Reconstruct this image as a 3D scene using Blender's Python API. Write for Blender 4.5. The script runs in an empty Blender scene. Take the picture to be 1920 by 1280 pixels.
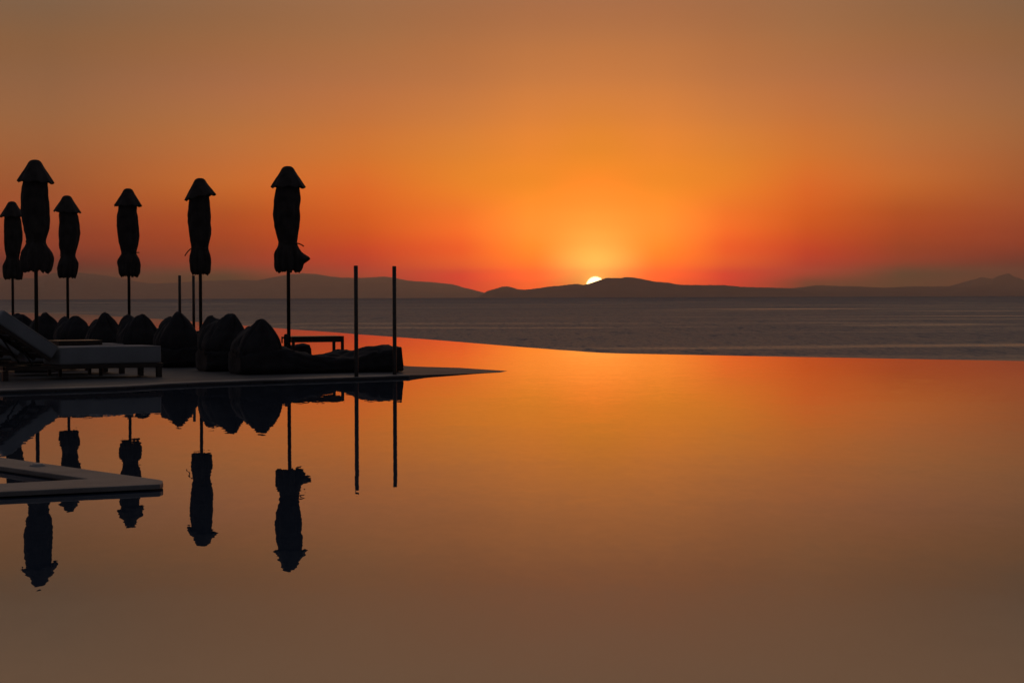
import bpy, bmesh, math, random
from mathutils import Vector, Matrix, noise

scene = bpy.context.scene
COL = scene.collection
R = math.radians

# ------------------------------------------------------------------ camera
CAM_H = 1.1                     # eye height above the pool water (water z = 0)
F = 3583.0                      # focal length in photo pixels (1920 wide)
cam_data = bpy.data.cameras.new('camera')
cam_data.sensor_width = 36.0
cam_data.lens = 36.0 * F / 1920.0
cam_data.clip_start = 0.1
cam_data.clip_end = 200000.0
cam = bpy.data.objects.new('camera', cam_data)
COL.objects.link(cam)
PITCH = math.degrees(math.atan(88.0 / F))
ROLL = -0.19
MR = Matrix.Rotation(R(90 - PITCH), 4, 'X') @ Matrix.Rotation(R(ROLL), 4, 'Z')
cam.matrix_world = Matrix.Translation((0, 0, CAM_H)) @ MR
scene.camera = cam
MR3 = MR.to_3x3()


def ray(px, py):
    return (MR3 @ Vector((px - 960.0, 640.0 - py, -F))).normalized()


def ground(px, py, z=0.0):
    """point of the horizontal plane at height z seen at a photo position"""
    d = ray(px, py)
    t = (z - CAM_H) / d.z
    return Vector((0, 0, CAM_H)) + d * t


def at_depth(px, y, z=0.0):
    """x for a photo column at forward distance y (near the eye level)"""
    d = ray(px, 560)
    return Vector((d.x / d.y * y, y, z))


# ------------------------------------------------------------------ sky
SUN_PX = (1116.5, 535.8)
sd = ray(*SUN_PX)
SUN_AZ = math.atan2(sd.x, sd.y)
SUN_EL = math.asin(sd.z)


def lin(c):
    return tuple((v / 255 / 12.92) if v / 255 <= 0.04045 else ((v / 255 + 0.055) / 1.055) ** 2.4 for v in c)


world = bpy.data.worlds.new('World')
scene.world = world
world.use_nodes = True
nt = world.node_tree
nt.nodes.clear()
N = nt.nodes.new
L = nt.links.new


def math_node(nt_, op, a, b=None, clamp=False):
    n = nt_.nodes.new('ShaderNodeMath')
    n.operation = op
    n.use_clamp = clamp
    for i, v in enumerate((a, b)):
        if v is None:
            continue
        if isinstance(v, (int, float)):
            n.inputs[i].default_value = v
        else:
            nt_.links.new(v, n.inputs[i])
    return n.outputs[0]


tc = N('ShaderNodeTexCoord')
sep = N('ShaderNodeSeparateXYZ')
L(tc.outputs['Generated'], sep.inputs[0])
elev = math_node(nt, 'MULTIPLY', math_node(nt, 'ARCSINE', sep.outputs[2]), 180 / math.pi)
pos = math_node(nt, 'SQRT', math_node(nt, 'MAXIMUM', math_node(nt, 'DIVIDE', elev, 90.0), 0.0))
# angle between the horizontal directions of the view and of the sun
hx, hy = math.sin(SUN_AZ), math.cos(SUN_AZ)
along = math_node(nt, 'ADD', math_node(nt, 'MULTIPLY', sep.outputs[0], hx), math_node(nt, 'MULTIPLY', sep.outputs[1], hy))
across = math_node(nt, 'SUBTRACT', math_node(nt, 'MULTIPLY', sep.outputs[0], hy), math_node(nt, 'MULTIPLY', sep.outputs[1], hx))
azi = math_node(nt, 'MULTIPLY', math_node(nt, 'ARCTAN2', math_node(nt, 'ABSOLUTE', across), along), 180 / math.pi)
# the glow falls off a little faster on the right of the sun
wr = N('ShaderNodeMapRange')
wr.inputs['From Min'].default_value = 3.0
wr.inputs['From Max'].default_value = 9.0
wr.inputs['To Max'].default_value = 0.22
L(azi, wr.inputs['Value'])
azi = math_node(nt, 'MULTIPLY', azi, math_node(nt, 'ADD', 1.0, math_node(nt, 'MULTIPLY', math_node(nt, 'GREATER_THAN', across, 0.0), wr.outputs[0])))


def sky_ramp(stops):
    r = N('ShaderNodeValToRGB')
    r.color_ramp.interpolation = 'B_SPLINE' if False else 'CARDINAL'
    els = r.color_ramp.elements
    while len(els) > 1:
        els.remove(els[-1])
    for i, (e, c) in enumerate(stops):
        p = math.sqrt(e / 90.0)
        if i == 0:
            els[0].position = p
            el = els[0]
        else:
            el = els.new(p)
        el.color = (*c, 1)
    L(pos, r.inputs[0])
    return r.outputs[0]


def smooth(v, a, b):
    m = N('ShaderNodeMapRange')
    m.interpolation_type = 'SMOOTHSTEP'
    m.inputs['From Min'].default_value = a
    m.inputs['From Max'].default_value = b
    L(v, m.inputs['Value'])
    return m.outputs[0]


def mixc(fac, a, b):
    m = N('ShaderNodeMix')
    m.data_type = 'RGBA'
    L(fac, m.inputs[0])
    L(a, m.inputs[6])
    L(b, m.inputs[7])
    return m.outputs[2]


HAZE_D = 2.7e-5                 # extinction per metre of the air inside the haze box
HAZE_TOP, HAZE_FAR = 560.0, 46500.0
# sky radiance (x100) by elevation, one row per bearing off the sun
SKY_EL = [0, .35, .6, .9, 1.4, 1.9, 2.5, 3.2, 4, 5, 6.2, 7.5, 8.9]
SKY_AZ = [0, 2, 4, 7, 11, 16]
SKY_T = [
    [(204.8, 67.2, 7.8), (213.0, 71.9, 8.2), (277.1, 96.8, 12.0), (286.0, 108.3, 14.8), (226.7, 74.5, 9.0), (194.0, 55.2, 5.4), (170.0, 42.0, 3.3), (135.5, 33.4, 2.1), (103.4, 29.7, 2.0), (86.4, 26.2, 3.3), (69.1, 22.5, 5.3), (53.4, 19.1, 5.9), (41.2, 17.1, 7.5)],
    [(268.8, 24.4, 0.1), (285.4, 28.2, 0.1), (348.9, 32.4, 0.1), (265.7, 38.7, 0.1), (202.5, 42.1, 1.2), (172.9, 42.1, 2.7), (148.8, 37.5, 2.4), (115.6, 32.0, 1.7), (102.4, 28.8, 2.4), (86.6, 25.8, 3.9), (67.1, 22.1, 5.4), (52.1, 18.8, 6.0), (40.8, 16.8, 7.3)],
    [(160.9, 4.8, 0.1), (178.9, 4.8, 0.1), (193.5, 4.8, 0.1), (172.2, 16.2, 0.1), (147.1, 15.4, 0.6), (138.2, 20.9, 1.1), (117.7, 22.9, 1.5), (104.3, 26.5, 1.7), (89.6, 25.7, 2.6), (74.8, 23.2, 4.3), (58.3, 19.7, 5.6), (46.7, 17.2, 5.8), (38.2, 16.5, 7.3)],
    [(30.0, 3.1, 0.1), (30.0, 3.1, 0.1), (87.0, 3.1, 0.1), (89.8, 3.1, 0.1), (90.3, 6.1, 0.1), (88.0, 10.2, 0.1), (87.9, 13.3, 0.7), (86.9, 16.3, 1.6), (77.2, 19.3, 2.5), (64.5, 19.0, 4.1), (51.4, 17.6, 5.7), (41.2, 16.4, 6.0), (35.5, 16.4, 7.5)],
    [(7.5, 3.1, 0.1), (7.5, 3.1, 0.1), (7.5, 3.1, 0.1), (39.9, 3.1, 0.1), (47.3, 4.8, 0.1), (54.6, 6.7, 0.5), (57.0, 9.8, 1.0), (65.5, 15.4, 2.2), (59.9, 16.8, 3.7), (51.0, 17.4, 4.9), (42.1, 15.7, 6.1), (34.6, 14.3, 5.5), (30.4, 15.0, 7.2)],
    [(10.8, 0.1, 0.1), (10.8, 0.1, 0.1), (10.8, 0.1, 0.1), (13.5, 0.1, 0.1), (32.6, 3.3, 0.8), (35.8, 5.2, 1.3), (40.8, 7.9, 2.0), (39.1, 9.8, 2.6), (38.2, 11.9, 3.6), (35.4, 13.6, 4.9), (30.1, 13.1, 5.6), (25.9, 12.1, 5.2), (23.9, 13.8, 7.7)]]
HI = [(13, (.40, .228, .125)), (20, (.26, .175, .12)), (32, (.145, .13, .138)), (90, (.05, .054, .07))]
cols = [sky_ramp([(e, tuple(v / 800 for v in c)) for e, c in zip(SKY_EL, row)] + [(e, tuple(v / 8 for v in c)) for e, c in HI]) for row in SKY_T]
rampD = sky_ramp([(e, tuple(v / 8 for v in c)) for e, c in [(0, (.05, .044, .05)), (4, (.052, .046, .054)), (12, (.036, .035, .042)), (40, (.032, .034, .042)), (90, (.05, .054, .07))]])


def linear(v, a, b):
    m = N('ShaderNodeMapRange')
    m.inputs['From Min'].default_value = a
    m.inputs['From Max'].default_value = b
    L(v, m.inputs['Value'])
    return m.outputs[0]


sky = mixc(smooth(azi, 0.0, 2.0), cols[0], cols[1])
for k in range(1, 5):
    sky = mixc(linear(azi, SKY_AZ[k], SKY_AZ[k + 1]), sky, cols[k + 1])
sky = mixc(smooth(azi, 20.0, 85.0), sky, rampD)
scl = N('ShaderNodeVectorMath')
scl.operation = 'SCALE'
scl.inputs['Scale'].default_value = 8.0
L(sky, scl.inputs[0])
sky = scl.outputs[0]
# below the horizon: dark sea-like tone
low = N('ShaderNodeRGB')
low.outputs[0].default_value = (.02, .015, .014, 1)
sky = mixc(smooth(elev, 0.0, -1.5), sky, low.outputs[0])
# the sun's disc, half a degree wide, with a narrow aureole
dotn = N('ShaderNodeVectorMath')
dotn.operation = 'DOT_PRODUCT'
L(tc.outputs['Generated'], dotn.inputs[0])
dotn.inputs[1].default_value = sd
crs = N('ShaderNodeVectorMath')
crs.operation = 'CROSS_PRODUCT'
L(tc.outputs['Generated'], crs.inputs[0])
crs.inputs[1].default_value = sd
ln = N('ShaderNodeVectorMath')
ln.operation = 'LENGTH'
L(crs.outputs[0], ln.inputs[0])
front = math_node(nt, 'GREATER_THAN', dotn.outputs[1], 0.0)
ang = math_node(nt, 'MULTIPLY', math_node(nt, 'ARCSINE', ln.outputs[1]), 180 / math.pi)
mr = N('ShaderNodeMapRange')
mr.interpolation_type = 'SMOOTHSTEP'
mr.inputs['From Min'].default_value = 0.30
mr.inputs['From Max'].default_value = 0.24
L(ang, mr.inputs['Value'])
disc = math_node(nt, 'MULTIPLY', mr.outputs[0], front)
halo = math_node(nt, 'MULTIPLY', math_node(nt, 'POWER', 2.718, math_node(nt, 'MULTIPLY', ang, -2.2)), front)


def scaled(fac, col):
    v = N('ShaderNodeVectorMath')
    v.operation = 'SCALE'
    v.inputs[0].default_value = col
    L(fac, v.inputs['Scale'])
    return v.outputs[0]


def addv(a, b):
    v = N('ShaderNodeVectorMath')
    v.operation = 'ADD'
    L(a, v.inputs[0])
    L(b, v.inputs[1])
    return v.outputs[0]


sky = addv(sky, scaled(disc, (7.0, 5.5, 3.0)))
sky = addv(sky, scaled(halo, (0.5, 0.3, 0.06)))
glare = math_node(nt, 'MULTIPLY', math_node(nt, 'POWER', 2.718, math_node(nt, 'MULTIPLY', ang, -7.0)), front)
sky = addv(sky, scaled(glare, (4.0, 2.2, 0.4)))
bg = N('ShaderNodeBackground')
bg.inputs['Strength'].default_value = 1.0
L(sky, bg.inputs['Color'])
wo = N('ShaderNodeOutputWorld')
L(bg.outputs[0], wo.inputs['Surface'])
world.cycles.sampling_method = 'MANUAL'
world.cycles.sample_map_resolution = 2048

sun_data = bpy.data.lights.new('sun', 'SUN')
sun_data.energy = 0.12
sun_data.angle = R(0.53)
sun_data.color = (1.0, 0.45, 0.16)
sun = bpy.data.objects.new('sun', sun_data)
COL.objects.link(sun)
sun.rotation_euler = (-sd).to_track_quat('-Z', 'Y').to_euler()
sun.location = (0, 0, 60)

scene.view_settings.view_transform = 'Standard'
scene.view_settings.look = 'None'
scene.view_settings.exposure = 0.0
scene.view_settings.gamma = 1.0
scene.cycles.use_denoising = True
scene.cycles.volume_bounces = 1
scene.cycles.max_bounces = 8

# ------------------------------------------------------------------ helpers


def mesh_obj(name, verts, faces, mat, parent=None, smooth_shade=False):
    me = bpy.data.meshes.new(name)
    me.from_pydata([tuple(v) for v in verts], [], faces)
    me.update()
    o = bpy.data.objects.new(name, me)
    COL.objects.link(o)
    if mat:
        me.materials.append(mat)
    if parent:
        o.parent = parent
    if smooth_shade:
        me.polygons.foreach_set('use_smooth', [True] * len(me.polygons))
    return o


def bm_obj(name, bm, mat, parent=None, smooth_shade=False):
    me = bpy.data.meshes.new(name)
    bmesh.ops.recalc_face_normals(bm, faces=bm.faces)
    bm.to_mesh(me)
    bm.free()
    o = bpy.data.objects.new(name, me)
    COL.objects.link(o)
    me.materials.append(mat)
    if parent:
        o.parent = parent
    if smooth_shade:
        me.polygons.foreach_set('use_smooth', [True] * len(me.polygons))
    return o


def struct(o):
    o['kind'] = 'structure'
    return o


def thing(name, label, cat, loc, rz=0.0, group=None):
    o = bpy.data.objects.new(name, None)
    o.empty_display_size = 0.2
    COL.objects.link(o)
    o.location = loc
    o.rotation_euler = (0, 0, rz)
    o['label'] = label
    o['category'] = cat
    if group:
        o['group'] = group
    return o


def add_box(bm, c, s, rot=None, bevel=0.0, seg=2):
    r = bmesh.ops.create_cube(bm, size=1.0)
    vs = r['verts']
    for v in vs:
        v.co = Vector((v.co.x * s[0], v.co.y * s[1], v.co.z * s[2]))
    if bevel > 0:
        es = list({e for v in vs for e in v.link_edges})
        rb = bmesh.ops.bevel(bm, geom=es, offset=bevel, segments=seg, affect='EDGES', profile=0.5)
        vs = list({v for f in rb['faces'] for v in f.verts} | {v for v in vs if v.is_valid})
    m = Matrix.Translation(c)
    if rot is not None:
        m = m @ rot
    for v in vs:
        v.co = m @ v.co


def add_cyl(bm, p0, p1, r, seg=14, r2=None):
    p0, p1 = Vector(p0), Vector(p1)
    d = p1 - p0
    ret = bmesh.ops.create_cone(bm, cap_ends=True, segments=seg, radius1=r, radius2=r if r2 is None else r2, depth=d.length)
    m = Matrix.Translation((p0 + p1) / 2) @ d.to_track_quat('Z', 'Y').to_matrix().to_4x4()
    for v in ret['verts']:
        v.co = m @ v.co


def loft(rings, cap_start=True, cap_end=True):
    n = len(rings[0])
    verts = [v for r in rings for v in r]
    faces = []
    for i in range(len(rings) - 1):
        for j in range(n):
            a, b = i * n + j, i * n + (j + 1) % n
            faces.append((a, b, b + n, a + n))
    if cap_start:
        faces.append(tuple(reversed(range(n))))
    if cap_end:
        faces.append(tuple(range((len(rings) - 1) * n, len(rings) * n)))
    return verts, faces


# ------------------------------------------------------------------ materials


def new_mat(name):
    m = bpy.data.materials.new(name)
    m.use_nodes = True
    t = m.node_tree
    b = t.nodes['Principled BSDF']
    return m, t, b


def tex_noise(t, scale, detail=4, rough=0.5, stretch=(1, 1, 1), coord='Object'):
    c = t.nodes.new('ShaderNodeTexCoord')
    mp = t.nodes.new('ShaderNodeMapping')
    mp.inputs['Scale'].default_value = stretch
    t.links.new(c.outputs[coord], mp.inputs[0])
    n = t.nodes.new('ShaderNodeTexNoise')
    n.inputs['Scale'].default_value = scale
    n.inputs['Detail'].default_value = detail
    n.inputs['Roughness'].default_value = rough
    t.links.new(mp.outputs[0], n.inputs['Vector'])
    return n


def ramp(t, fac, stops):
    r = t.nodes.new('ShaderNodeValToRGB')
    e = r.color_ramp.elements
    e[0].position, e[0].color = stops[0][0], (*stops[0][1], 1)
    e[1].position, e[1].color = stops[-1][0], (*stops[-1][1], 1)
    for p, c in stops[1:-1]:
        x = e.new(p)
        x.color = (*c, 1)
    t.links.new(fac, r.inputs[0])
    return r.outputs[0]


def surf(name, c0, c1, scale, rough=0.8, bump=0.0, bscale=None, spec=0.5, stretch=(1, 1, 1)):
    m, t, b = new_mat(name)
    n = tex_noise(t, scale, 5, 0.55, stretch)
    t.links.new(ramp(t, n.outputs['Fac'], [(0.3, c0), (0.7, c1)]), b.inputs['Base Color'])
    b.inputs['Roughness'].default_value = rough
    b.inputs['Specular IOR Level'].default_value = spec
    if bump:
        n2 = tex_noise(t, bscale or scale * 4, 3, 0.5, stretch)
        bp = t.nodes.new('ShaderNodeBump')
        bp.inputs['Strength'].default_value = bump
        bp.inputs['Distance'].default_value = 0.02
        t.links.new(n2.outputs['Fac'], bp.inputs['Height'])
        t.links.new(bp.outputs[0], b.inputs['Normal'])
    return m


M_CANOPY = surf('parasol_fabric', (.06, .05, .045), (.11, .095, .085), 6, .95, .4, 60, .1)
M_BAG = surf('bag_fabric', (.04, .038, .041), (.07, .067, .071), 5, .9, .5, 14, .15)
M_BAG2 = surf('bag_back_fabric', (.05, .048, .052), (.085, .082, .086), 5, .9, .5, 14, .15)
M_POLE = surf('dark_pole_metal', (.03, .028, .027), (.05, .045, .042), 12, .45, 0, None, .4)
M_STEEL = surf('brushed_steel', (.07, .065, .06), (.10, .09, .085), 20, .35)
M_STEEL.node_tree.nodes['Principled BSDF'].inputs['Metallic'].default_value = 0.85
M_WOOD = surf('dark_timber', (.035, .022, .015), (.07, .045, .03), 4, .33, .12, 30, .5, (1, 8, 8))
M_MATTR = surf('mattress_fabric', (.33, .345, .36), (.41, .43, .45), 3, .9, .25, 220, .2)
for m_, w_ in ((M_MATTR, .7), (M_BAG, .1), (M_BAG2, .12), (M_CANOPY, .15)):
    b_ = m_.node_tree.nodes['Principled BSDF']
    b_.inputs['Sheen Weight'].default_value = w_
    b_.inputs['Sheen Roughness'].default_value = .35
M_PIPE = surf('mattress_piping', (.5, .49, .47), (.6, .58, .56), 8, .8)
M_COPING = surf('coping_stone', (.24, .222, .205), (.38, .355, .33), 3, .5, .25, 60, .5)
M_PLASTIC = surf('lid_plastic', (.5, .48, .45), (.6, .58, .55), 6, .4)


def water_mat(name, base, ior, rough, layers):
    """reflective water whose surface normal is rocked by noise layers (scale, amplitude, stretch)"""
    m, t, b = new_mat(name)
    b.inputs['Base Color'].default_value = (*base, 1)
    b.inputs['Roughness'].default_value = rough
    b.inputs['IOR'].default_value = ior
    geo = t.nodes.new('ShaderNodeNewGeometry')
    acc = None
    for sc_, amp, st in layers:
        n = tex_noise(t, sc_, 2, 0.5, st)
        s = t.nodes.new('ShaderNodeVectorMath')
        s.operation = 'SUBTRACT'
        t.links.new(n.outputs['Color'], s.inputs[0])
        s.inputs[1].default_value = (.5, .5, .5)
        mu = t.nodes.new('ShaderNodeVectorMath')
        mu.operation = 'MULTIPLY'
        t.links.new(s.outputs[0], mu.inputs[0])
        mu.inputs[1].default_value = (amp, amp, 0)
        if acc is None:
            acc = mu.outputs[0]
        else:
            a = t.nodes.new('ShaderNodeVectorMath')
            a.operation = 'ADD'
            t.links.new(acc, a.inputs[0])
            t.links.new(mu.outputs[0], a.inputs[1])
            acc = a.outputs[0]
    return m, t, b, geo, acc


def set_normal(t, b, acc):
    a = t.nodes.new('ShaderNodeVectorMath')
    a.operation = 'ADD'
    a.inputs[1].default_value = (0, 0, 1)
    t.links.new(acc, a.inputs[0])
    nn = t.nodes.new('ShaderNodeVectorMath')
    nn.operation = 'NORMALIZE'
    t.links.new(a.outputs[0], nn.inputs[0])
    t.links.new(nn.outputs[0], b.inputs['Normal'])


M_POOL, t_, b_, g_, a_ = water_mat('pool_water', (.05, .078, .125), 1.6, 0.0,
                                   [(1.2, .0035, (1, 1, 1)), (5.0, .0035, (1, .5, 1)), (15.0, .006, (1, .5, 1))])
set_normal(t_, b_, a_)

# sea: choppy, with calmer slicks drawn out along the wind
M_SEA, t_, b_, g_, a_ = water_mat('sea_water', (.07, .10, .16), 1.34, 0.38,
                                  [(2.4, .50, (1, .2, 1)), (0.8, .55, (1, .14, 1)), (0.25, .42, (1, .10, 1)), (0.04, .15, (1, .3, 1))])
slick = tex_noise(t_, 0.0120, 4, 0.6, (0.22, 1.0, 1))
slick.inputs['Vector'].links[0].from_node.inputs['Rotation'].default_value = (0, 0, R(17))
slick.inputs['Distortion'].default_value = 0.6
patch = tex_noise(t_, 0.0030, 3, 0.5, (0.35, 1.0, 1))
mrr = t_.nodes.new('ShaderNodeMapRange')
mrr.interpolation_type = 'SMOOTHSTEP'
mrr.inputs['From Min'].default_value = 0.52
mrr.inputs['From Max'].default_value = 0.68
mrr.inputs['To Min'].default_value = 1.2
mrr.inputs['To Max'].default_value = 0.5
t_.links.new(slick.outputs['Fac'], mrr.inputs['Value'])
pr = t_.nodes.new('ShaderNodeMapRange')
pr.inputs['From Min'].default_value = 0.3
pr.inputs['From Max'].default_value = 0.7
pr.inputs['To Min'].default_value = 0.7
pr.inputs['To Max'].default_value = 1.3
t_.links.new(patch.outputs['Fac'], pr.inputs['Value'])
# a fresher wind further out
tco = t_.nodes.new('ShaderNodeTexCoord')
spo = t_.nodes.new('ShaderNodeSeparateXYZ')
t_.links.new(tco.outputs['Object'], spo.inputs[0])
off_ = t_.nodes.new('ShaderNodeMapRange')
off_.inputs['From Min'].default_value = 300
off_.inputs['From Max'].default_value = 5000
off_.inputs['To Min'].default_value = 1.0
off_.inputs['To Max'].default_value = 2.6
t_.links.new(spo.outputs[1], off_.inputs['Value'])
windy = math_node(t_, 'MULTIPLY', math_node(t_, 'MULTIPLY', mrr.outputs[0], pr.outputs[0]), off_.outputs[0])
scn = t_.nodes.new('ShaderNodeVectorMath')
scn.operation = 'SCALE'
t_.links.new(a_, scn.inputs[0])
t_.links.new(windy, scn.inputs['Scale'])
# wavelets lean on to the shore: the steep faces look inland (-y)
sp_ = t_.nodes.new('ShaderNodeSeparateXYZ')
t_.links.new(scn.outputs[0], sp_.inputs[0])
cb_ = t_.nodes.new('ShaderNodeCombineXYZ')
t_.links.new(sp_.outputs[0], cb_.inputs[0])
t_.links.new(math_node(t_, 'SUBTRACT', math_node(t_, 'MULTIPLY', math_node(t_, 'ABSOLUTE', sp_.outputs[1]), -1.0), math_node(t_, 'ADD', math_node(t_, 'MULTIPLY', windy, 0.02), math_node(t_, 'MULTIPLY', math_node(t_, 'SUBTRACT', off_.outputs[0], 1.0), 0.055))), cb_.inputs[1])
set_normal(t_, b_, cb_.outputs[0])
rgh = t_.nodes.new('ShaderNodeMapRange')
rgh.inputs['From Min'].default_value = 0.35
rgh.inputs['From Max'].default_value = 1.25
rgh.inputs['To Min'].default_value = 0.2
rgh.inputs['To Max'].default_value = 0.42
t_.links.new(mrr.outputs[0], rgh.inputs['Value'])
t_.links.new(rgh.outputs[0], b_.inputs['Roughness'])

# paving: large format stone tiles with fine joints
M_DECK, t_, b_ = new_mat('deck_paving')
tcd = t_.nodes.new('ShaderNodeTexCoord')
mpd = t_.nodes.new('ShaderNodeMapping')
mpd.inputs['Rotation'].default_value = (0, 0, R(-32))
t_.links.new(tcd.outputs['Object'], mpd.inputs[0])
br = t_.nodes.new('ShaderNodeTexBrick')
br.offset = 0.0
br.inputs['Scale'].default_value = 1.0
br.inputs['Brick Width'].default_value = 0.9
br.inputs['Row Height'].default_value = 0.45
br.inputs['Mortar Size'].default_value = 0.006
br.inputs['Color1'].default_value = (.14, .135, .13, 1)
br.inputs['Color2'].default_value = (.20, .193, .19, 1)
br.inputs['Mortar'].default_value = (.10, .09, .085, 1)
t_.links.new(mpd.outputs[0], br.inputs['Vector'])
nd = tex_noise(t_, 1.6, 6, 0.6)
mxd = t_.nodes.new('ShaderNodeMix')
mxd.data_type = 'RGBA'
mxd.blend_type = 'MULTIPLY'
mxd.inputs[0].default_value = 0.7
t_.links.new(br.outputs['Color'], mxd.inputs[6])
t_.links.new(ramp(t_, nd.outputs['Fac'], [(0.3, (.6, .58, .56)), (0.7, (1, 1, 1))]), mxd.inputs[7])
t_.links.new(mxd.outputs[2], b_.inputs['Base Color'])
rr = t_.nodes.new('ShaderNodeMapRange')
rr.inputs['To Min'].default_value = 0.35
rr.inputs['To Max'].default_value = 0.75
t_.links.new(nd.outputs['Fac'], rr.inputs['Value'])
t_.links.new(rr.outputs[0], b_.inputs['Roughness'])
b_.inputs['Specular IOR Level'].default_value = 0.35

M_HILL = surf('hill_scrub', (.10, .10, .09), (.20, .19, .17), .002, 1.0, 0, None, 0)
M_TERRAIN = surf('dry_terrain', (.08, .07, .05), (.16, .14, .11), .2, 1.0)
M_CONC = surf('pool_concrete', (.15, .14, .13), (.22, .21, .2), 1.0, .8)

# ------------------------------------------------------------------ sea, hills, terrain
SEA_Z = -8.0
EARTH = 2 * 6371000.0
sv, sf = [], []
NX, NY = 80, 140
for j in range(NY + 1):
    y = -3000 + 50000 * (j / NY) ** 1.5
    for i in range(NX + 1):
        x = 70000 * (abs(2 * i / NX - 1) ** 1.6) * (1 if i > NX / 2 else -1)
        sv.append((x, y, SEA_Z - (x * x + y * y) / EARTH))
for j in range(NY):
    for i in range(NX):
        a = j * (NX + 1) + i
        sf.append((a, a + 1, a + NX + 2, a + NX + 1))
sea = struct(mesh_obj('sea', sv, sf, M_SEA, smooth_shade=True))


def interp(pts, x):
    if x <= pts[0][0]:
        return pts[0][1]
    for (x0, y0), (x1, y1) in zip(pts, pts[1:]):
        if x <= x1:
            f = (x - x0) / (x1 - x0)
            return y0 + (y1 - y0) * f
    return pts[-1][1]


def hill_range(pts, dist, depth, seed):
    x0, x1 = pts[0][0], pts[-1][0]
    nx = int((x1 - x0) / 4) + 1
    ny = 17
    verts, faces = [], []
    for j in range(ny):
        g = -1 + 2 * j / (ny - 1)
        for i in range(nx):
            px = x0 + (x1 - x0) * i / (nx - 1)
            d = ray(px, interp(pts, px))
            k = math.hypot(d.x, d.y)
            base = SEA_Z - dist * dist / EARTH
            top = CAM_H + d.z / k * dist - base
            az = math.atan2(d.x, d.y)
            # crest line exact at g = 0, lower rolling spurs in front and behind
            prof = max(0.0, 1 - abs(g)) ** 0.8
            nz = noise.noise(Vector((px * 0.03 + seed, g * 3.0, seed)))
            nz2 = noise.noise(Vector((px * 0.11 + seed, g * 7.0, seed * 2)))
            h = top * prof * (1 + (0.28 * nz + 0.12 * nz2) * (1 if abs(g) > 0.01 else 0.0) * min(1, abs(g) * 3))
            h = min(h, top * (1 - 0.25 * abs(g)))
            if abs(g) < 0.01:
                h += 6.0 * nz2 + 5 * noise.noise(Vector((px * 0.4, seed, 1.7)))
            rr_ = dist + g * depth * (1 + 0.25 * noise.noise(Vector((px * 0.012, seed, 5.0))))
            z = base + h if abs(g) < 0.999 else base - 60
            verts.append((math.sin(az) * rr_, math.cos(az) * rr_, z))
    for j in range(ny - 1):
        for i in range(nx - 1):
            a = j * nx + i
            faces.append((a, a + 1, a + nx + 1, a + nx))
    return struct(mesh_obj('hills', verts, faces, M_HILL, smooth_shade=True))


hill_range([(-900, 553), (-600, 540), (-400, 528), (-200, 519), (-60, 524), (0, 521), (60, 521.5), (100, 512), (130, 510.5), (150, 511), (187, 515),
            (213, 519), (250, 527), (283, 531.5), (333, 530), (367, 527), (433, 525), (483, 525.5), (517, 519), (545, 514), (570, 512.5),
            (593, 513.5), (617, 518), (640, 520.5), (680, 521), (722, 518), (745, 522), (765, 526), (800, 528), (850, 533), (870, 539),
            (887, 543), (905, 548), (930, 556)], 40000, 4000, 3.1)
hill_range([(898, 556), (912, 546), (927, 542), (940, 537.5), (950, 536.5), (960, 538.5), (972, 542), (985, 543), (1000, 541.5), (1033, 537), (1060, 534.5),
            (1080, 532), (1095, 534), (1106, 531), (1120, 526.5), (1134, 522), (1143, 520.5), (1160, 521.5), (1178, 519.5), (1200, 522.5),
            (1233, 528.5), (1250, 529.5), (1273, 533.5), (1320, 534.5), (1360, 534.5), (1390, 537.5), (1440, 539), (1480, 540.5),
            (1510, 546), (1545, 554)], 30000, 2500, 7.7)
hill_range([(1380, 554), (1420, 547), (1470, 541.5), (1497, 539), (1533, 534.5), (1580, 536.5), (1600, 536.5), (1660, 539.5), (1713, 536.5), (1745, 537),
            (1780, 536.5), (1813, 527), (1840, 519.5), (1860, 522.5), (1876, 516), (1890, 512), (1903, 519), (1920, 524), (1960, 529),
            (2040, 533), (2200, 540), (2500, 551)], 33000, 3000, 12.4)

# pool water: an irregular lagoon ending in an overflow edge
far_px = [(-700, 584.5), (-300, 585.5), (42, 586.5), (157, 589), (217, 593), (307, 598.5), (400, 605.5), (510, 614.5), (640, 624), (667, 626.3), (820, 637.5), (950, 648.3),
          (1040, 655.3), (1075, 657.6), (1100, 659.6), (1130, 661.4), (1165, 662.6), (1227, 663.8), (1440, 668), (1920, 676.6), (2300, 683), (3000, 694)]
far_pts = [ground(px, py, 0.0) for px, py in far_px]
# the outline is closed behind the camera
near_pts = [Vector((30, -6, 0)), Vector((-60, -6, 0)), Vector((-150, 30, 0))]
outline = [Vector((p.x, p.y, 0)) for p in far_pts] + near_pts
pool = struct(mesh_obj('pool_water', outline, [tuple(reversed(range(len(outline))))], M_POOL))

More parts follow.
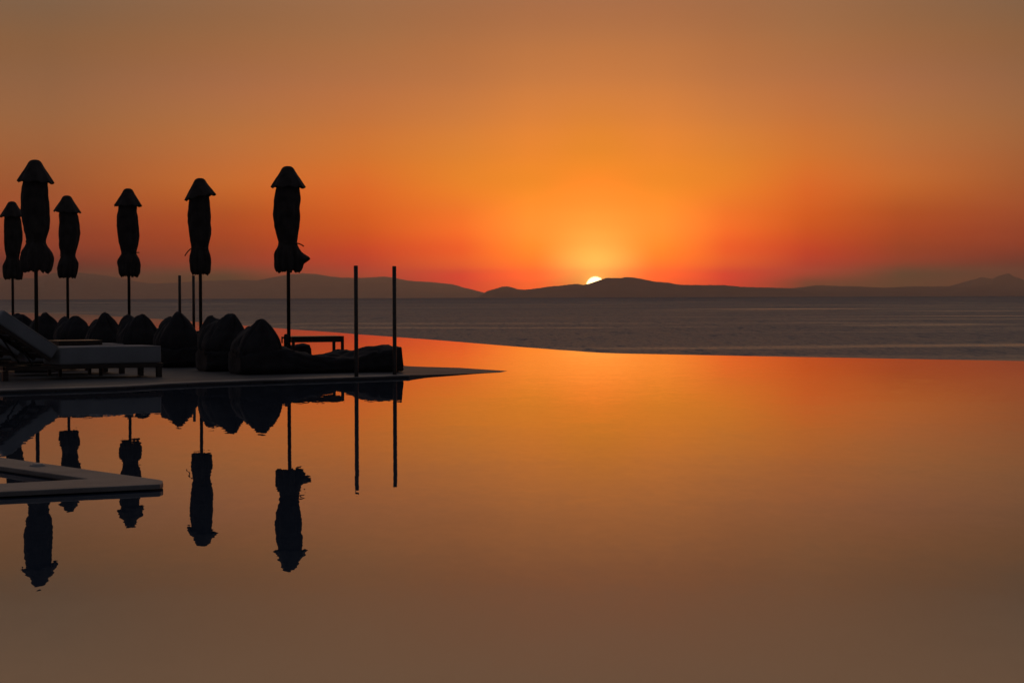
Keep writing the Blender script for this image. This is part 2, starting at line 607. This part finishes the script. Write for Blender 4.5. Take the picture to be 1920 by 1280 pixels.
nfp = len(outline)
wv, wf = [], []
cen = Vector((-10, 20, 0))
for p in outline:
    o_ = (p - cen).normalized()
    wv += [p - o_ * 0.25 + Vector((0, 0, -.02)), p - o_ * 0.01 + Vector((0, 0, -.012)), p + o_ * 0.06 + Vector((0, 0, -.3)), p + o_ * 0.1 + Vector((0, 0, -7))]
for i in range(nfp):
    a, b = i * 4, ((i + 1) % nfp) * 4
    for k in range(3):
        wf.append((a + k, b + k, b + k + 1, a + k + 1))
struct(mesh_obj('pool_edge', wv, wf, M_CONC))
tv, tf = [], []
for p in outline:
    o_ = (p - cen).normalized()
    tv += [p + Vector((0, 0, -3.0)) - o_ * 1.0, p + o_ * 12 + Vector((0, 0, -5.0)), p + o_ * 40 + Vector((0, 0, -12))]
for i in range(nfp):
    a, b = i * 3, ((i + 1) % nfp) * 3
    for k in range(2):
        tf.append((a + k, b + k, b + k + 1, a + k + 1))
tf.append(tuple(range(0, nfp * 3, 3)))
struct(mesh_obj('terrain', tv, tf, M_TERRAIN))

# ------------------------------------------------------------------ deck
DZ = 0.035
front_px = [(-500, 762), (-160, 741), (0, 731.5), (220, 724.5), (303, 719.5), (387, 716), (500, 712), (583, 709.5), (667, 706.8), (733, 704.5), (767, 703.2)]
front = [ground(px, py, DZ) for px, py in front_px] + [ground(800, 702.6, .02), ground(850, 701, .012), ground(900, 699.2, .004), ground(975, 697.2, -.004)]
back = [ground(940, 694.5, .002), ground(900, 691.8, .006), ground(860, 689.2, .02), ground(800, 687.5, .03), ground(768, 686.3, DZ)]
row_back = [Vector((-2.2, 30.0, DZ)), Vector((-4.0, 33.2, DZ)), Vector((-6.0, 36.8, DZ)), Vector((-8.4, 40.4, DZ)), Vector((-14, 47, DZ)), Vector((-30, 56, DZ))]
top = front + back + row_back + [Vector((-34, 30, DZ))]
bmd = bmesh.new()
vt = [bmd.verts.new(v) for v in top]
vb = [bmd.verts.new((v.x, v.y, -1.2)) for v in top]
bmd.faces.new(vt)
for i in range(len(top)):
    j = (i + 1) % len(top)
    bmd.faces.new((vt[i], vb[i], vb[j], vt[j]))
bmesh.ops.triangulate(bmd, faces=[f for f in bmd.faces if len(f.verts) > 4])
struct(bm_obj('pool_deck', bmd, M_DECK))


def strip(name, line, width, thick, mat, lift=0.003, z0=None):
    """a thin coping strip following the line, laid on its inner side"""
    v, f = [], []
    n_ = len(line)
    for i, p in enumerate(line):
        a = line[max(0, i - 1)]
        b = line[min(n_ - 1, i + 1)]
        d = (b - a).normalized()
        nrm = Vector((-d.y, d.x, 0)).normalized()
        w = width
        out = p - nrm * 0.02
        inn = p + nrm * w
        z = p.z + lift
        v += [Vector((inn.x, inn.y, z)), Vector((out.x, out.y, z)), Vector((out.x - nrm.x * .004, out.y - nrm.y * .004, z - .008)), Vector((out.x, out.y, z - thick)), Vector((inn.x, inn.y, z - thick))]
    for i in range(n_ - 1):
        for k in range(5):
            a, b = i * 5 + k, (i + 1) * 5 + k
            c, d = (i + 1) * 5 + (k + 1) % 5, i * 5 + (k + 1) % 5
            f.append((a, b, c, d))
    f.append((0, 1, 2, 3, 4))
    f.append(tuple((n_ - 1) * 5 + k for k in (4, 3, 2, 1, 0)))
    return mesh_obj(name, v, f, mat)


def densify(line, step):
    out = []
    for a, b in zip(line, line[1:]):
        k = max(1, int((b - a).length / step))
        for i in range(k):
            out.append(a.lerp(b, i / k))
    out.append(line[-1])
    return out


dl = [p + Vector((0, 0, .003 * noise.noise(p * 3.0))) for p in densify(front[:11], 0.15)]
struct(strip('pool_coping', dl, 0.30, 0.02, M_COPING, 0.003))

# ------------------------------------------------------------------ near coping, the sharp corner at lower left
CZ = 0.036


def solid_poly(name, top_pts, z0, z1, mat, bevel=0.008):
    bm = bmesh.new()
    vt = [bm.verts.new((p.x, p.y, z1)) for p in top_pts]
    f = bm.faces.new(vt)
    r = bmesh.ops.extrude_face_region(bm, geom=[f])
    for v in r['geom']:
        if isinstance(v, bmesh.types.BMVert):
            v.co.z = z0
    if bevel:
        es = [e for e in bm.edges if all(abs(v.co.z - z1) < 1e-4 for v in e.verts)]
        bmesh.ops.bevel(bm, geom=es, offset=bevel, segments=2, affect='EDGES', profile=0.5)
    bmesh.ops.triangulate(bm, faces=[f for f in bm.faces if len(f.verts) > 4])
    return bm_obj(name, bm, mat)


# outer tip, rounded a little
tip_out = [ground(292, 907.5, CZ), ground(300, 907, CZ), ground(306, 904.5, CZ), ground(305.5, 900.5, CZ), ground(298, 898.5, CZ)]
fl = ground(0, 921.5, CZ)
bl = ground(0, 856.5, CZ)
inc = ground(167, 897, CZ)
bi = ground(0, 873.5, CZ)
fi = ground(0, 906, CZ)


def ext(a, b, s):
    return b + (b - a) * s


front_far = ext(tip_out[0], fl, 1.6)
back_far = ext(tip_out[-1], bl, 1.6)
in_back = ext(inc, bi, 2.4)
in_front = ext(inc, fi, 2.2)
ring_pts = [front_far] + tip_out + [back_far, in_back, inc, in_front]
struct(solid_poly('spa_coping', ring_pts, .009, CZ, M_COPING, .006))
# recessed wall under it
tipc = (tip_out[0] + tip_out[-1]) / 2
dirc = ((fl - tip_out[0]).normalized() + (bl - tip_out[-1]).normalized()).normalized()
nf = (fl - tip_out[0]).normalized(); nb = (bl - tip_out[-1]).normalized()
pf = Vector((nf.y, -nf.x, 0)); pf = pf if pf.dot(inc - tip_out[0]) > 0 else -pf
pb = Vector((nb.y, -nb.x, 0)); pb = pb if pb.dot(inc - tip_out[-1]) > 0 else -pb
INS = .028
wall = [front_far + pf * INS, tipc + dirc * .06, back_far + pb * INS, in_back - pb * INS, inc - dirc * .03, in_front - pf * INS]
struct(solid_poly('spa_wall', wall, -1.2, .012, M_CONC, 0))
# skimmer lid on it
lp = ground(71, 873, CZ)
lid = thing('skimmer_lid', 'small round pale lid set on the stone edge at lower left', 'lid', (lp.x, lp.y, CZ))
bm = bmesh.new()
add_cyl(bm, (0, 0, 0.001), (0, 0, .010), .052, 28, .048)
bm_obj('rim', bm, M_PLASTIC, lid)
bm = bmesh.new()
add_cyl(bm, (0, 0, 0.0101), (0, 0, .015), .036, 28, .033)
bm_obj('cap', bm, M_PLASTIC, lid)

# ------------------------------------------------------------------ parasols
PH = 3.0
cap_prof = [(0.0, .006), (.002, .03), (.009, .054), (.022, .074), (.045, .092), (.09, .115), (.14, .145), (.19, .178), (.25, .213), (.30, .242), (.315, .25)]
body_prof = [(.20, .12), (.27, .160), (.37, .172), (.47, .182), (.585, .190), (.70, .192), (.80, .189), (.90, .180), (.99, .165), (1.07, .146), (1.12, .136),
             (1.16, .139), (1.20, .158), (1.25, .185), (1.30, .200), (1.36, .206), (1.42, .204), (1.48, .196), (1.52, .182), (1.545, .165)]


def make_parasol(px, y, label, seed, tilt=0.0, tilt_dir=0.0, waist=0.0, wid=1.0, tail=None, lump=None, sway=0.0, fl_=1.0, cone=0.0):
    rnd = random.Random(seed)
    x = at_depth(px, y).x
    t = thing('closed_parasol', label, 'parasol', (x, y, DZ), 0, 'closed parasols along the deck')
    H = PH - DZ
    bm = bmesh.new()
    add_cyl(bm, (0, 0, 0), (0, 0, H - .12), .027, 16)
    bm_obj('pole', bm, M_POLE, t, True)
    bm = bmesh.new()
    add_box(bm, (0, 0, .02), (.5, .5, .04), None, .006)
    add_cyl(bm, (0, 0, .04), (0, 0, .24), .036, 16)
    bm_obj('base', bm, M_POLE, t)
    bm = bmesh.new()
    add_box(bm, (-.03, 0, .42), (.075, .09, .15), None, .02, 3)
    add_cyl(bm, (-.068, 0, .44), (-.10, 0, .44), .012, 8)
    add_cyl(bm, (-.10, 0, .455), (-.10, 0, .36), .011, 8)
    bm_obj('crank', bm, M_POLE, t, True)
    nseg = 96
    ph = [rnd.uniform(0, 6.28) for _ in range(6)]

    def rings_body():
        rings = []
        prof = []
        for (a, r1), (b, r2) in zip(body_prof, body_prof[1:]):
            for k in range(3):
                f = k / 3
                prof.append((a + (b - a) * f, r1 + (r2 - r1) * f))
        prof.append(body_prof[-1])
        for zt, r in prof:
            ztw = zt
            low = max(0.0, min(1.0, (zt - 1.14) / .15))
            mid = math.sin(max(0, min(1, (zt - .3) / .85)) * math.pi)
            ring = []
            for i in range(nseg):
                th = 2 * math.pi * i / nseg
                w = 8 * th + ph[0] + zt * 1.2 * math.sin(ph[1])
                fold = (abs(math.sin(w / 2)) - .6)
                rr = r * wid * (1 + (fl_ - 1) * low + cone * low * (zt - 1.30) / .25)
                rr *= 1 + .13 * mid * fold + .06 * low * math.sin(11 * th + ph[2] + 3 * zt) + .05 * low * math.sin(17 * th + ph[3])
                rr *= 1 + .08 * math.sin(th + ph[4] + 2.2 * zt) * (.5 + mid)
                rr += (.018 + .02 * low) * noise.noise(Vector((math.cos(th) * 2.2, math.sin(th) * 2.2, zt * 3.5 + seed)))
                rr += .012 * noise.noise(Vector((math.cos(th) * 7, math.sin(th) * 7, zt * 9 + seed)))
                if lump and low > 0:
                    dth = math.cos(th - lump[0])
                    if dth > .75:
                        rr += lump[1] * ((dth - .75) / .25) * math.exp(-((zt - 1.36) / .06) ** 2)
                zz = H - ztw
                if zt > 1.4:
                    f = (zt - 1.4) / .145
                    zz += f * (.012 * math.sin(9 * th + ph[5]) + .03 * noise.noise(Vector((math.cos(th) * 4, math.sin(th) * 4, seed))) + .014 * math.sin(23 * th + ph[0]) + .010 * math.sin(31 * th + ph[1]))
                sx = sway * math.sin(zt * 2.1)
                ring.append(Vector((math.cos(th) * rr + sx, math.sin(th) * rr, zz)))
            rings.append(ring)
        # turned in hem, up inside the cloth
        last = rings[-1]
        rings.append([Vector((v.x * .8, v.y * .8, v.z + .015)) for v in last])
        rings.append([Vector((v.x * .3, v.y * .3, v.z + .10)) for v in last])
        return rings
    v, f = loft(rings_body(), True, True)
    mesh_obj('canopy', v, f, M_CANOPY, t, True)
    rings = []
    for zt, r in cap_prof:
        ring = []
        for i in range(nseg):
            th = 2 * math.pi * i / nseg
            f = r / .25
            rr = r * (1 + .05 * f * math.sin(8 * th + ph[1]) + .03 * f * math.sin(3 * th + ph[3])) * (.5 + .5 * wid)
            rr += .008 * f * noise.noise(Vector((math.cos(th) * 5, math.sin(th) * 5, zt * 6 + seed)))
            zz = H - zt + tilt * f * f * math.cos(th - tilt_dir) + .012 * f * f * math.sin(8 * th + ph[1] + 1.2)
            ring.append(Vector((math.cos(th) * rr, math.sin(th) * rr, zz)))
        rings.append(ring)
    hem = rings[-1]
    rings.append([Vector((q.x * .985, q.y * .985, q.z - .002)) for q in hem])
    rings.append([Vector((q.x * .9, q.y * .9, q.z + .014)) for q in hem])
    rings.append([Vector((q.x * .5, q.y * .5, H - .12)) for q in hem])
    v, f = loft(rings, True, True)
    mesh_obj('vent_cap', v, f, M_CANOPY, t, True)
    # tie strap round the waist
    rings = []
    for dz, dr in ((-.016, -.01), (-.014, .006), (.014, .006), (.016, -.01)):
        rings.append([Vector((math.cos(a) * (.133 * wid + dr), math.sin(a) * (.133 * wid + dr), H - 1.135 + dz + .01 * math.sin(a * 2 + ph[2])))
                      for a in [2 * math.pi * i / 48 for i in range(48)]])
    v, f = loft(rings, False, False)
    st = mesh_obj('tie_strap', v, f, M_CANOPY, t, True)
    if tail:
        a, ln_, dr = tail
        bm = bmesh.new()
        p = Vector((math.cos(a) * .13, math.sin(a) * .13, H - 1.135))
        q = p
        for k in range(4):
            n2 = q + Vector((math.cos(a) * ln_ / 4, 0, dr * ln_ / 4 * (0.5 + k * .35)))
            add_cyl(bm, q, n2, .009, 6)
            q = n2
        bm_obj('strap_tail', bm, M_CANOPY, st)
    return t


UMB = [
    (541, 28.2, 'closed parasol nearest the two tall posts, its strap end sticking out right', 1, .0, 0, dict(lump=(0.0, .10), tail=(0.0, .10, -.45), wid=1.0, fl_=.97)),
    (376, 31.0, 'closed parasol with a tilted cap, second from the right of the row', 2, .05, 0.0, dict(tail=(math.pi, .12, -1.0), wid=.96, sway=-.02, fl_=.82)),
    (242, 33.9, 'closed parasol standing alone between its neighbours, third from the right', 3, .0, 1.0, dict(tail=(0, .06, .0), wid=.95, fl_=.95)),
    (127, 36.2, 'small closed parasol just right of the tallest looking one', 4, .02, 2.6, dict(wid=.97, sway=.02, fl_=.92)),
    (68, 26.7, 'largest looking closed parasol, standing behind the raised lounger back', 5, .012, math.pi, dict(wid=.98, fl_=1.04, cone=.10)),
    (24, 38.4, 'leftmost closed parasol, partly hidden beside the largest one', 6, .0, 0, dict(wid=.92, fl_=.95, cone=.08)),
]
for px, y, lab, sd_, tl, td, kw in UMB:
    make_parasol(px, y, lab, sd_, tl, td, **kw)

# ------------------------------------------------------------------ posts in the water
POSTS = [((667.5, 24.9), 1.475, 'tall slim steel post at the deck edge, left of the near pair', .027),
         ((739.5, 25.5), 1.475, 'tall slim steel post at the deck edge, right of the near pair', .027),
         ((337, 38.6), 1.50, 'far thin post behind the bean bags, left of the far pair', .030),
         ((363, 38.9), 1.50, 'far thin post behind the bean bags, right of the far pair', .030)]
for (px, y), h_, lab, rad in POSTS:
    x = at_depth(px, y).x
    t = thing('post', lab, 'post', (x, y, 0), 0, 'slim posts beside the pool')
    bm = bmesh.new()
    zb = -1.2 if y < 30 else DZ
    add_cyl(bm, (0, 0, zb), (0, 0, h_), rad, 20)
    bm_obj('tube', bm, M_STEEL, t, True)
    bm = bmesh.new()
    add_cyl(bm, (0, 0, h_ + .0005), (0, 0, h_ + .008), rad + .002, 20, rad - .006)
    bm_obj('end_cap', bm, M_STEEL, t)
    bm = bmesh.new()
    zc = max(zb, .0)
    add_cyl(bm, (0, 0, zc + .002), (0, 0, zc + .04), rad + .012, 20)
    bm_obj('collar', bm, M_STEEL, t)

# ------------------------------------------------------------------ bean bag loungers


def sq(c, e):
    return math.copysign(abs(c) ** e, c)


def make_bag(px, y, label, seed, length=2.3, width=.72, yaw=23.5, top=.76, lean=0.0, ear=(.05, .05), twist=.02, foot=1.0):
    """origin: near corner of the back; +x runs to the feet, +y to the far side"""
    rnd = random.Random(seed * 7 + 1)
    x = at_depth(px, y).x
    t = thing('bean_bag_lounger', label, 'bean bag', (x, y, DZ), R(yaw), 'dark bean bag loungers in a row on the deck')
    hw = width / 2
    L_ = length
    prof = [(0, .31), (.2, .35), (.5, .37), (.65, .36), (.8, .32), (.95, .28), (1.15, .235), (1.4, .215), (1.55, .225), (1.68, .27), (1.85, .31), (2.05, .335), (2.22, .345), (2.28, .35), (2.3, .345)]
    nu, nv = 110, 72
    rings = []
    for i in range(nu + 1):
        u = L_ * i / nu
        uu = 2.3 * i / nu
        h = interp(prof, uu) * (1 - (1 - foot) * max(0, min(1, (uu - .9) / .5)))
        endf = min(1, u / .06, (L_ - u + .012) / .03)
        endf = max(.0, endf) ** .4
        w = hw * (1 + .05 * math.exp(-((uu - .4) / .4) ** 2)) * (1 - .07 * math.exp(-((uu - 1.45) / .2) ** 2)) * (.93 + .07 * endf)
        ring = []
        for j in range(nv):
            th = 2 * math.pi * j / nv
            e = .55 if uu < 1.9 else .55 - .3 * (uu - 1.9) / .4
            cy, cz = sq(math.cos(th), e), sq(math.sin(th), e)
            nzv = noise.noise(Vector((u * 2.6, cy * 1.3 + seed * 3, cz * 1.2)))
            nzf = noise.noise(Vector((u * 7.5, cy * 3 + seed * 3, cz * 3)))
            yy = cy * w * (1 + .05 * nzv)
            zz = h * (.5 + .5 * cz)
            zz += (.035 * nzv + .014 * nzf) * max(0, cz + .6)
            # pulled corners at the foot end
            if uu > 1.7 and cz > 0:
                zz += .035 * ((uu - 1.7) / .6) ** 2 * abs(cy) ** 3
            cr = noise.noise(Vector((u * 1.5 + seed * 3, cy * 1.6 + u * .8, cz * 1.3)))
            zz -= .028 * max(0.0, 1 - abs(cr) * 8) * max(0, cz + .5)
            yy -= cy * .02 * max(0.0, 1 - abs(cr) * 8)
            if uu > 1.3 and cz > 0:
                zz -= .03 * (1 - cy * cy) * math.exp(-((uu - 1.5) / .25) ** 2)
            zz = max(.002, zz)
            uo = u + .03 * (zz / .35 - .5) * (-1 if i == nu else 0)
            ring.append(Vector((uo, hw + yy, zz)))
        rings.append(ring)
    mid0 = [Vector((.02, hw + (v.y - hw) * .6, .17 + (v.z - .17) * .6)) for v in rings[0]]
    midn = [Vector((L_ - .005, hw + (v.y - hw) * .85, .17 + (v.z - .17) * .85)) for v in rings[-1]]
    v, f = loft([mid0] + rings + [midn])
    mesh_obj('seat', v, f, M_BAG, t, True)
    # the back: a square pillow pinched to a ridge with two ears
    secs = [(.24, .29, .22, .82), (.27, .29, .265, .92), (.31, .29, .295, .96), (.355, .29, .305, .97),
            (.40, .29, .302, .97), (.44, .287, .292, .965), (.48, .284, .28, .955), (.52, .28, .262, .945), (.555, .276, .243, .93),
            (.585, .27, .224, .915), (.615, .264, .203, .90), (.645, .257, .18, .88), (.67, .25, .16, .86), (.69, .245, .141, .84), (.71, .24, .12, .82), (.725, .237, .10, .80), (.738, .235, .086, .78), (.749, .235, .068, .755), (.757, .235, .046, .725), (.761, .235, .020, .69)]
    rings = []
    nn = 120
    for z, uc, ht, wf_ in secs:
        k = z / .76
        ring = []
        for j in range(nn):
            t0 = 2 * math.pi * (j + .5) / nn
            th = t0 - .2 * math.sin(4 * t0)
            e = .45 + .3 * k ** 6
            cu, cv = sq(math.cos(th), e), sq(math.sin(th), .5)
            nzv = noise.noise(Vector((cu * 1.2 + seed * 5, cv * 1.6, z * 3.4)))
            nzf = noise.noise(Vector((cu * 3 + seed * 5, cv * 4, z * 9)))
            uo = uc + cu * ht * (1 + .08 * nzv) + lean * k * k - twist * cv * k ** 2
            vo = cv * hw * wf_ * (1 + .05 * nzv) + .01 * nzf
            # near corner carries er[0], far corner er[1]; the ridge sags between them
            f_ = min(1, max(0.0, -cv) / .7) ** 2.0 * (ear[0] - .012) + min(1, max(0.0, cv) / .75) ** 2.0 * ear[1] - .03 * max(0, abs(cv) - .7) / .3
            zz = z * top / .76 + k ** 4 * (f_ - .085 * (1 - min(1, abs(cv - .15)) ** 1.3) + .025 * noise.noise(Vector((cv * 2.6 + seed * 9, cu * .5, seed)))) + .035 * nzv * k + .010 * nzf
            cr = noise.noise(Vector((cu * 1.1 + seed, cv * 3.2, z * 1.4 + seed * 2)))
            crease = max(0.0, 1 - abs(cr) * 7)
            uo -= cu * .034 * crease
            vo -= cv * .026 * crease
            ring.append(Vector((uo, hw + vo, zz)))
        rings.append(ring)
    v, f = loft(rings, True, False)
    lastb = (len(rings) - 1) * nn
    for j in range(nn // 4):
        # zip the two sides of the ridge together
        a0, a1 = j, (j + 1)
        m0, m1 = (nn // 2 - 1 - j), (nn // 2 - 2 - j)
        if m1 > a1 or m1 == a1:
            f.append((lastb + a0, lastb + a1, lastb + m1, lastb + m0))
        a0, a1 = nn - 1 - j, nn - 2 - j
        m0, m1 = nn // 2 + j, nn // 2 + j + 1
        if a1 > m1 or a1 == m1:
            f.append((lastb + a1, lastb + a0, lastb + m0, lastb + m1))
    f.append((lastb + 0, lastb + nn // 2 - 1, lastb + nn // 2, lastb + nn - 1))
    f = [tuple(dict.fromkeys(q)) for q in f]
    f = [q for q in f if len(q) > 2]
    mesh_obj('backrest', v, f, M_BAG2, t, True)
    return t


BAGS = [
    (452, 25.55, 'bean bag lounger nearest the two tall posts, its foot end reaching right past them', 1, dict(top=.70, ear=(.08, -.02), foot=1.0, lean=.07)),
    (389, 26.6, 'bean bag lounger second from the right, just behind the rightmost one', 2, dict(top=.77, ear=(.06, .04), twist=.10, lean=.06, length=2.28, foot=.70)),
    (304, 28.2, 'bean bag lounger right beside the lounger mattress end, peaked back', 3, dict(top=.755, ear=(.10, .04), lean=.03, width=.74, foot=.85)),
    (233, 29.4, 'bean bag lounger with a flat topped wide back, above the end of the pale mattress', 4, dict(top=.745, ear=(.05, .07), lean=.0, twist=.07)),
    (170, 31.4, 'bean bag lounger with low left corner, just left of the third parasol from the right', 5, dict(top=.71, ear=(.09, .0), lean=.02, width=.68)),
    (112, 32.8, 'bean bag lounger in front of the small parasol pole, over the side table', 6, dict(top=.705, ear=(.05, .05), width=.74, twist=.06, lean=.02)),
    (60, 34.6, 'rounded bean bag lounger right behind the pole of the largest parasol', 7, dict(top=.735, ear=(.04, .02), width=.66)),
    (17, 36.0, 'leftmost bean bag lounger, half hidden by the raised lounger back', 8, dict(top=.71, ear=(.02, .05), width=.66)),
]
for px, y, lab, sd_, kw in BAGS:
    make_bag(px, y, lab, sd_, **kw)

# ------------------------------------------------------------------ side tables


def make_table(x, y, yaw, h, lx, ly, label, group):
    t = thing('side_table', label, 'side table', (x, y, DZ), R(yaw), group)
    bm = bmesh.new()
    add_box(bm, (0, 0, h - .011), (lx, ly, .022), None, .003)
    bm_obj('tabletop', bm, M_WOOD, t)
    bm = bmesh.new()
    for s in (-1, 1):
        add_box(bm, (0, s * (ly / 2 - .022), h - .0555), (lx - .082, .022, .065))
        add_box(bm, (s * (lx / 2 - .022), 0, h - .0555), (.022, ly - .082, .065))
    bm_obj('apron', bm, M_WOOD, t)
    for sx in (-1, 1):
        for sy in (-1, 1):
            bm = bmesh.new()
            add_box(bm, (sx * (lx / 2 - .021), sy * (ly / 2 - .021), (h - .023) / 2), (.04, .04, h - .0234), None, .003)
            bm_obj('leg', bm, M_WOOD, t)
    return t


tb = at_depth(588, 28.55)
make_table(tb.x, tb.y, 23, .455, .80, .46, 'dark wooden side table at the foot of the rightmost parasol', 'side tables among the bean bags')
tb = at_depth(293, 33.4)
make_table(tb.x, tb.y, 23, .50, .80, .46, 'dark wooden side table showing between two bean bag backs', 'side tables among the bean bags')

# ------------------------------------------------------------------ sun loungers
LYAW = 32.6


def make_lounger(px, py, label, foot=None, mat=M_MATTR):
    """origin: near foot corner on the deck; local -x runs to the head, +y to the far side"""
    p = ground(px, py, DZ) if foot is None else foot
    t = thing('sun_lounger', label, 'sun lounger', (p.x, p.y, DZ), R(LYAW), 'sun loungers by the water')
    W, LEN, HX = .70, 2.06, 1.37
    bm = bmesh.new()
    for s in (0, 1):
        yy = .03 + s * (W - .06)
        add_box(bm, (-LEN / 2 + .02, yy, .155), (LEN + .04, .06, .052), None, .003)
    for xx in (.01, -.33, -.68, -1.03, -1.37, -1.72, -LEN + .005):
        add_box(bm, (xx, W / 2, .155), (.05, W - .122, .046))
    bm_obj('frame', bm, M_WOOD, t)
    for xx in (-.01, -LEN + .0):
        for s in (0, 1):
            bm = bmesh.new()
            add_box(bm, (xx, .03 + s * (W - .06), .064), (.07, .055, .128), None, .003)
            bm_obj('leg', bm, M_WOOD, t)
    # seat mattress
    bm = bmesh.new()
    add_box(bm, (0, 0, 0), (HX + .0, W - .02, .225), None, .028, 4)
    bmesh.ops.subdivide_edges(bm, edges=[e for e in bm.edges if e.calc_length() > .2], cuts=14, use_grid_fill=True)
    for v in bm.verts:
        v.co.z += (.006 * noise.noise(v.co * 3.0 + Vector((px, 0, 0))) + .007 * math.cos(v.co.x * 2.2)) * (1 if v.co.z > 0 else .3)
    for v in bm.verts:
        v.co += Vector((-HX / 2 + .02, W / 2, .182 + .1125))
    mt = bm_obj('mattress', bm, mat, t, True)

    def pipe(par, x0, x1, z, m4=None):
        bm = bmesh.new()
        c = [(x0, .013, z), (x1, .013, z), (x1, W - .013, z), (x0, W - .013, z)]
        c = [Vector(q) if m4 is None else m4 @ Vector(q) for q in c]
        for a, b in zip(c, c[1:] + c[:1]):
            add_cyl(bm, a, b, .005, 6)
        bm_obj('piping', bm, M_PIPE, par, True)
    pipe(mt, -HX + .03, .008, .182 + .219)
    # raised back
    ang_ = R(34)
    BL = .86
    back_m = Matrix.Translation((-HX + .01, 0, .41)) @ Matrix.Rotation(ang_, 4, 'Y')
    bm = bmesh.new()
    add_box(bm, (0, 0, 0), (BL, W - .02, .175), None, .028, 4)
    bmesh.ops.subdivide_edges(bm, edges=[e for e in bm.edges if e.calc_length() > .2], cuts=8, use_grid_fill=True)
    for v in bm.verts:
        v.co.z += .006 * noise.noise(v.co * 3.0 + Vector((px, 5, 0)))
        v.co = back_m @ (v.co + Vector((-BL / 2 - .004, W / 2, -.09)))
    bk = bm_obj('back_cushion', bm, mat, t, True)
    pipe(bk, -BL + .01, -.015, -.007, back_m)
    bm = bmesh.new()
    for s in (0, 1):
        add_box(bm, back_m @ Vector((-BL / 2, .045 + s * (W - .09), -.20)), (BL, .045, .04), Matrix.Rotation(ang_, 4, 'Y'))
    for k in range(6):
        add_box(bm, back_m @ Vector((-.08 - k * .14, W / 2, -.192)), (.07, W - .14, .018), Matrix.Rotation(ang_, 4, 'Y'))
    bm_obj('back_frame', bm, M_WOOD, t)
    for s in (0, 1):
        bm = bmesh.new()
        a = back_m @ Vector((-BL * .62, .09 + s * (W - .18), -.21))
        add_cyl(bm, a, (-HX - .30, .09 + s * (W - .18), .17), .012, 10)
        bm_obj('support_strut', bm, M_POLE, t)
    return t


base = ground(301, 706.3, DZ)
off = Matrix.Rotation(R(LYAW), 3, 'Z') @ Vector((0, 1.33, 0))
make_lounger(301, 706.3, 'pale cushioned sun lounger with raised back, nearest to the pool edge')
make_lounger(500, 0, 'sun lounger mostly hidden behind the nearest one', foot=base + off)
make_lounger(900, 0, 'third sun lounger back, only its dark legs showing under the others', foot=base + off * 2)
tb = base + Matrix.Rotation(R(LYAW), 3, 'Z') @ Vector((-.80, 1.01, 0))
make_table(tb.x, tb.y, LYAW, .475, .60, .46, 'low dark side table between the two nearest loungers', 'side tables among the loungers')

# ------------------------------------------------------------------ haze
me = bpy.data.meshes.new('haze')
zlo, zhi = -620, HAZE_TOP
xs, y0, y1 = 72000, -3500, HAZE_FAR
vv = [(-xs, y0, zlo), (xs, y0, zlo), (xs, y1, zlo), (-xs, y1, zlo), (-xs, y0, zhi), (xs, y0, zhi), (xs, y1, zhi), (-xs, y1, zhi)]
me.from_pydata(vv, [], [(0, 3, 2, 1), (4, 5, 6, 7), (0, 1, 5, 4), (1, 2, 6, 5), (2, 3, 7, 6), (3, 0, 4, 7)])
haze = bpy.data.objects.new('haze', me)
COL.objects.link(haze)
haze['kind'] = 'stuff'
mh = bpy.data.materials.new('haze_air')
mh.use_nodes = True
mh.node_tree.nodes.clear()
pv = mh.node_tree.nodes.new('ShaderNodeVolumePrincipled')
pv.inputs['Color'].default_value = (1.0, .90, .84, 1)
pv.inputs['Density'].default_value = HAZE_D
pv.inputs['Anisotropy'].default_value = 0.62
om = mh.node_tree.nodes.new('ShaderNodeOutputMaterial')
mh.node_tree.links.new(pv.outputs[0], om.inputs['Volume'])
me.materials.append(mh)
